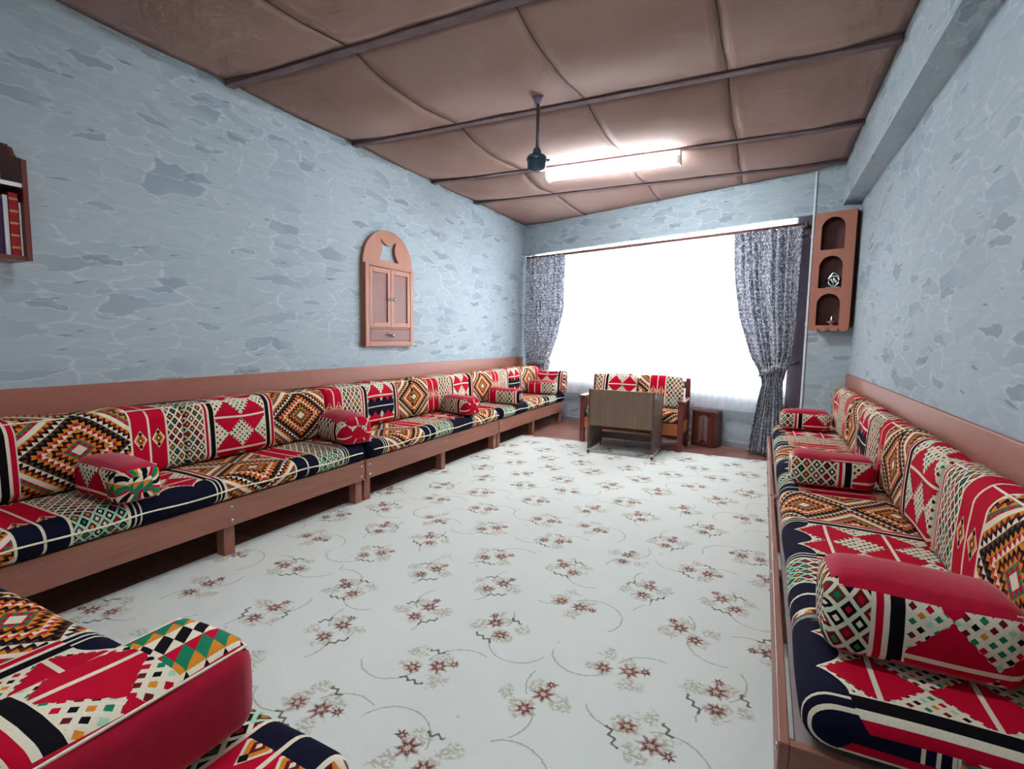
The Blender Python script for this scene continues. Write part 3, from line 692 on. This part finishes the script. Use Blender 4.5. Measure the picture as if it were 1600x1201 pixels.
bm = bmesh.new(); bm_lathe(bm, [(0.022, 0), (0.014, 0.006), (0.010, 0.016), (0.034, 0.03), (0.038, 0.04), (0.033, 0.04), (0.010, 0.024)], 20); link('dish', mesh(bm, 'dish', True), 'rosegl', bur)
bm = bmesh.new(); bm_lathe(bm, [(0.006, 0.024), (0.016, 0.045), (0.012, 0.062), (0.003, 0.085), (0.0008, 0.092)], 16); link('stopper', mesh(bm, 'stopper', True), 'silver', bur)

# ================================================================== ARCHED WALL CABINET
cb = thing('wall_cabinet', 'arched wooden wall cabinet with two doors and a drawer on the left wall', 'cabinet', (0.0, 3.83, 0.0), PI / 2)
hw = 0.345; zc0 = 1.04; zsh = 1.80; zap = 2.095
out = [(-hw, zc0 + 0.02), (-hw + 0.02, zc0), (hw - 0.02, zc0), (hw, zc0 + 0.02), (hw, zsh)]
for k in range(1, 24):
    a = PI * k / 24; out.append((hw * 0.985 * math.cos(a), zsh + (zap - zsh) * math.sin(a)))
out.append((-hw, zsh))
def arc2(p, q, bulge, n=8):
    (x0, z0), (x1, z1) = p, q; dx, dz = x1 - x0, z1 - z0; L = math.hypot(dx, dz); nx, nz = -dz / L, dx / L
    return [(x0 + dx * k / n + nx * bulge * math.sin(PI * k / n), z0 + dz * k / n + nz * bulge * math.sin(PI * k / n)) for k in range(n)]
hole = arc2((-0.135, 1.822), (0.140, 1.822), 0.0, 4) + arc2((0.140, 1.822), (0.108, 2.012), 0.040) + arc2((0.108, 2.012), (-0.118, 2.018), 0.050) + arc2((-0.118, 2.018), (-0.135, 1.822), 0.034)
prism('arched_panel', out, -0.030, -0.001, 'cab', cb, holes=[hole])
bm = bmesh.new()
for a in ((-hw + 0.005, -hw + 0.055, zc0 + 0.01, 1.775), (hw - 0.055, hw - 0.005, zc0 + 0.01, 1.775), (-hw + 0.055, hw - 0.055, 1.755, 1.775), (-hw + 0.055, hw - 0.055, zc0 + 0.01, zc0 + 0.055), (-hw + 0.055, hw - 0.055, 1.205, 1.217)): bm_box(bm, a[0], a[1], -0.052, -0.030, a[2], a[3], 0.003)
link('face_frame', mesh(bm, 'face_frame'), 'cab', cb)
def knob(parent, x, y, z):
    bm = bmesh.new(); bm_lathe(bm, [(0.006, 0), (0.007, 0.010), (0.014, 0.016), (0.017, 0.024), (0.013, 0.032), (0.001, 0.035)], 16); bmesh.ops.rotate(bm, cent=(0, 0, 0), matrix=Matrix.Rotation(PI / 2, 3, 'X'), verts=bm.verts[:])
    o = link('knob', mesh(bm, 'knob', True), 'steel', parent, (x, y, z)); o['label'] = 'round steel knob'; return o
for sg in (-1, 1):
    x0, x1 = (-hw + 0.058, -0.0025) if sg < 0 else (0.0025, hw - 0.058)
    d = box('door', (x0 + 0.04, x1 - 0.04, -0.040, -0.032, 1.262, 1.708), 'cabp', cb, bev=0.001)
    bm = bmesh.new()
    for a in ((x0, x0 + 0.042, 1.222, 1.750), (x1 - 0.042, x1, 1.222, 1.750), (x0 + 0.042, x1 - 0.042, 1.706, 1.750), (x0 + 0.042, x1 - 0.042, 1.222, 1.266)): bm_box(bm, a[0], a[1], -0.050, -0.031, a[2], a[3], 0.002)
    link('door_frame', mesh(bm, 'door_frame'), 'cab', d); knob(d, -sg * -0.022, -0.050, 1.475)
dr = box('drawer', (-hw + 0.059, hw - 0.059, -0.049, -0.031, zc0 + 0.058, 1.202), 'cabp', cb, bev=0.003); knob(dr, 0.0, -0.049, 1.148)

# ================================================================== HANGING BOOKSHELF
bs = thing('hanging_bookshelf', 'dark red wooden hanging bookshelf at the left picture edge', 'bookshelf', (0.0, 1.17, 0.0), PI / 2)
pro = [(-0.20, 1.455), (-0.001, 1.455), (-0.001, 1.975), (-0.015, 1.99), (-0.035, 1.985), (-0.055, 1.965), (-0.075, 1.965), (-0.095, 1.935), (-0.12, 1.912), (-0.15, 1.908), (-0.165, 1.895), (-0.20, 1.893)]
def side(name, x):
    o = prism(name, pro, 0.0, 0.018, 'mahog', bs); o.rotation_euler = (0, 0, PI / 2); o.location = (x, 0, 0); return o
side('side_panel', 0.0); side('side_panel', -0.90 + 0.018)
box('shelf_board', (-0.882, -0.0185, -0.198, -0.001, 1.455, 1.473), 'mahog', bs); box('shelf_board', (-0.882, -0.0185, -0.190, -0.001, 1.772, 1.786), 'mahog', bs)
box('shelf_edge', (-0.882, -0.0185, -0.196, -0.1905, 1.770, 1.788), 'white', bs, bev=0.001)
box('back_panel', (-0.882, -0.0185, -0.012, -0.0015, 1.474, 1.771), 'mahog', bs)
def book(label, x0, x1, dep, hgt, mat, ypos=-0.17, ribs=0):
    t = thing('book', label, 'book', (0.0, 1.17, 1.4735), PI / 2, 'books on the hanging bookshelf')
    bm = bmesh.new(); th = 0.003
    bm_box(bm, x0, x0 + th, ypos, ypos + dep, 0.0, hgt, 0.001); bm_box(bm, x1 - th, x1, ypos, ypos + dep, 0.0, hgt, 0.001); bm_box(bm, x0, x1, ypos - 0.003, ypos, 0.0, hgt, 0.001)
    link('cover', mesh(bm, 'cover'), mat, t)
    box('pages', (x0 + th, x1 - th, ypos + 0.001, ypos + dep - 0.004, 0.003, hgt - 0.005), 'paper', t, bev=0)
    for k in range(ribs):
        z = hgt * (k + 0.6) / (ribs + 0.2); box('spine_band', (x0 - 0.0005, x1 + 0.0005, ypos - 0.005, ypos - 0.003, z, z + 0.010), 'gold', t, bev=0.001)
    return t
book('thin white book against the right side of the hanging bookshelf', -0.027, -0.020, 0.12, 0.235, 'white')
book('crimson book with gold bands on its spine in the hanging bookshelf', -0.060, -0.029, 0.14, 0.272, 'crimson', ribs=5)
book('white-spined book left of the crimson one in the hanging bookshelf', -0.078, -0.062, 0.14, 0.258, 'white', ypos=-0.165)
book('thick dark purple volume left of the white-spined book', -0.145, -0.081, 0.14, 0.240, 'purple', ypos=-0.160)
book('dark purple volume at the very edge of the picture in the hanging bookshelf', -0.210, -0.148, 0.14, 0.240, 'purple', ypos=-0.160)

# ================================================================== DESK, SOFA, BOX
dk = thing('lap_desk', 'brown slant-topped wooden desk on wheels in front of the small sofa', 'desk', (1.96, 4.89, 0.0082))
hx = 0.322
box('front_panel', (-hx + 0.019, hx - 0.019, 0.0, 0.018, 0.285, 0.645), 'deskz', dk, bev=0.002)
def desk_side(x):
    o = prism('side_panel', [(0.0, 0.055), (0.46, 0.055), (0.46, 0.555), (0.455, 0.575), (0.44, 0.583), (0.0, 0.645)], 0.0, 0.018, 'deskx', dk); o.rotation_euler = (0, 0, PI / 2); o.location = (x, 0, 0); return o
desk_side(-hx + 0.018); desk_side(hx)
o = box('slanted_top', (-hx + 0.019, hx - 0.019, 0.0, 0.44, -0.018, 0.0), 'deskx', dk); o.location = (0, 0.019, 0.637); o.rotation_euler = (math.atan2(-0.062, 0.44), 0, 0)
box('foot_rail', (-hx + 0.019, hx - 0.019, 0.40, 0.418, 0.09, 0.16), 'deskx', dk)
for x in (-hx + 0.009, hx - 0.009):
    box('skid', (x - 0.012, x + 0.012, -0.015, 0.475, 0.037, 0.055), 'steel', dk, bev=0.003)
    for y in (0.01, 0.445):
        w_ = cyl('wheel', (x - 0.008, y, 0.0195), (x + 0.008, y, 0.0195), 0.018, 'darkwood', dk, n=18)
        cyl('hub', (x - 0.0095, y, 0.0195), (x + 0.0095, y, 0.0195), 0.008, 'steel', w_, n=12)
sf = thing('sofa', 'small two-seat sofa with brown wooden arms under the window', 'sofa', (1.93, 5.40, 0.0))
hx = 0.545
for sg in (-1, 1):
    x = sg * (hx - 0.025)
    box('front_leg', (x - 0.025, x + 0.025, 0.0, 0.05, 0.0083, 0.50), 'mahog', sf)
    o = box('rear_post', (x - 0.025, x + 0.025, 0.0, 0.045, 0.0, 0.735), 'mahog', sf); o.location = (0, 0.44, 0.0); o.rotation_euler = (-0.07, 0, 0)
    box('armrest', (x - 0.038, x + 0.038, -0.02, 0.47, 0.505, 0.53), 'mahog', sf, bev=0.006)
    box('side_rail', (x - 0.012, x + 0.012, 0.051, 0.44, 0.17, 0.29), 'amber', sf)
    for k in range(3):
        y = 0.13 + 0.10 * k; box('arm_slat', (x - 0.008, x + 0.008, y, y + 0.035, 0.291, 0.504), 'mahog', sf, bev=0.002)
box('front_rail', (-hx + 0.051, hx - 0.051, 0.008, 0.032, 0.17, 0.29), 'amber', sf)
box('back_rail', (-hx + 0.051, hx - 0.051, 0.455, 0.475, 0.17, 0.29), 'amber', sf)
box('seat_board', (-hx + 0.051, hx - 0.051, 0.033, 0.454, 0.262, 0.280), 'ply', sf)
box('top_rail', (-hx + 0.051, hx - 0.051, 0.50, 0.52, 0.62, 0.70), 'mahog', sf)
bm = soft_bar(0.985, 0.44, 0.11, 0.045, u0=0.62, nl=30, crown=0.015, endr=0.04, seed=80); link('seat_cushion', mesh(bm, 'seat_cushion', True), 'kseat', sf, (-0.4925, 0.225, 0.293))
for j in range(2):
    bm = soft_bar(0.485, 0.12, 0.335, 0.045, u0=(0.70, 0.30)[j], nl=18, crown=0.012, endr=0.035, lean=0.07, seed=81 + j); link('back_cushion', mesh(bm, 'back_cushion', True), 'kback', sf, (-0.4925 + j * 0.495, 0.365, 0.408))
wb_ = thing('wooden_box', 'dark wooden box with a herringbone slatted front, right of the small sofa', 'box', back_pt(2.52 / CT, -0.03, 0.0), TH)
box('body', (0.0, 0.255, 0.0, 0.17, 0.0, 0.385), 'mahog', wb_, bev=0.004)
bm = bmesh.new()
for a in ((0.0, 0.035, 0.0, 0.385), (0.22, 0.255, 0.0, 0.385), (0.035, 0.22, 0.35, 0.385), (0.035, 0.22, 0.0, 0.035)): bm_box(bm, a[0], a[1], -0.012, 0.0, a[2], a[3], 0.002)
link('front_frame', mesh(bm, 'front_frame'), 'darkwood', wb_)
for k in range(11):
    z = 0.055 + k * 0.025
    for sg in (-1, 1):
        o = box('slat', (-0.030, 0.030, -0.009, 0.0, -0.0045, 0.0045), 'ply', wb_, bev=0.001); o.location = (0.127 + sg * 0.027, -0.001, z + 0.018); o.rotation_euler = (0, sg * 0.75, 0)

# ================================================================== CEILING FAN, TUBE LIGHT
fn = thing('ceiling_fan', 'bladeless dark teal fan motor hanging on a rod from the ceiling', 'fan', (1.776, 3.18, 0.0))
bm = bmesh.new(); bm_lathe(bm, [(0.005, 2.645), (0.020, 2.65), (0.034, 2.68), (0.055, 2.715), (0.058, 2.735), (0.02, 2.74)], 24); link('canopy', mesh(bm, 'canopy', True), 'greypaint', fn)
cyl('rod', (0, 0, 2.34), (0, 0, 2.66), 0.008, 'fanrod', fn); cyl('wire', (0.013, 0, 2.36), (0.011, 0, 2.66), 0.003, 'fanrod', fn, n=6)
bm = bmesh.new(); bm_lathe(bm, [(0.010, 2.375), (0.022, 2.37), (0.028, 2.345), (0.034, 2.33), (0.055, 2.325), (0.066, 2.31), (0.067, 2.29), (0.060, 2.285), (0.060, 2.25), (0.052, 2.235), (0.02, 2.228), (0.001, 2.228)], 28); link('motor', mesh(bm, 'motor', True), 'teal', fn)
for k in range(3):
    a = 2 * PI * k / 3 + 0.4; o = box('blade_bracket', (0.058, 0.085, -0.012, 0.012, 2.292, 2.302), 'teal', fn, bev=0.002); o.rotation_euler = (0, 0, a)
def tube_lamp(label, loc, glow='tube'):
    tl = thing('tube_light', label, 'lamp', loc)
    box('housing', (-0.60, 0.60, -0.035, 0.035, 2.655, 2.703), 'white', tl, bev=0.004)
    for x in (-0.60, 0.575): box('end_cap', (x, x + 0.025, -0.056, 0.056, 2.590, 2.6545), 'white', tl, bev=0.003)
    o = prism('diffuser', [(0.055 * math.cos(PI * k / 12), 2.654 - 0.062 * math.sin(PI * k / 12)) for k in range(13)], -0.573, 0.573, glow, tl, rz=PI / 2); o['label'] = 'glowing white diffuser, widened to imitate bloom around the tube'  # wider than the tube itself, the shape imitates its bloom
tube_lamp('lit fluorescent tube lamp fixed along a ceiling batten beyond the fan', (1.87, 4.56, 0.0))
tube_lamp('added unseen tube lamp above the foreground, brightening the near half of the room', (2.35, 1.17, 0.0), 'fill_tube')  # out-of-view lamp added because the near half came out too dark
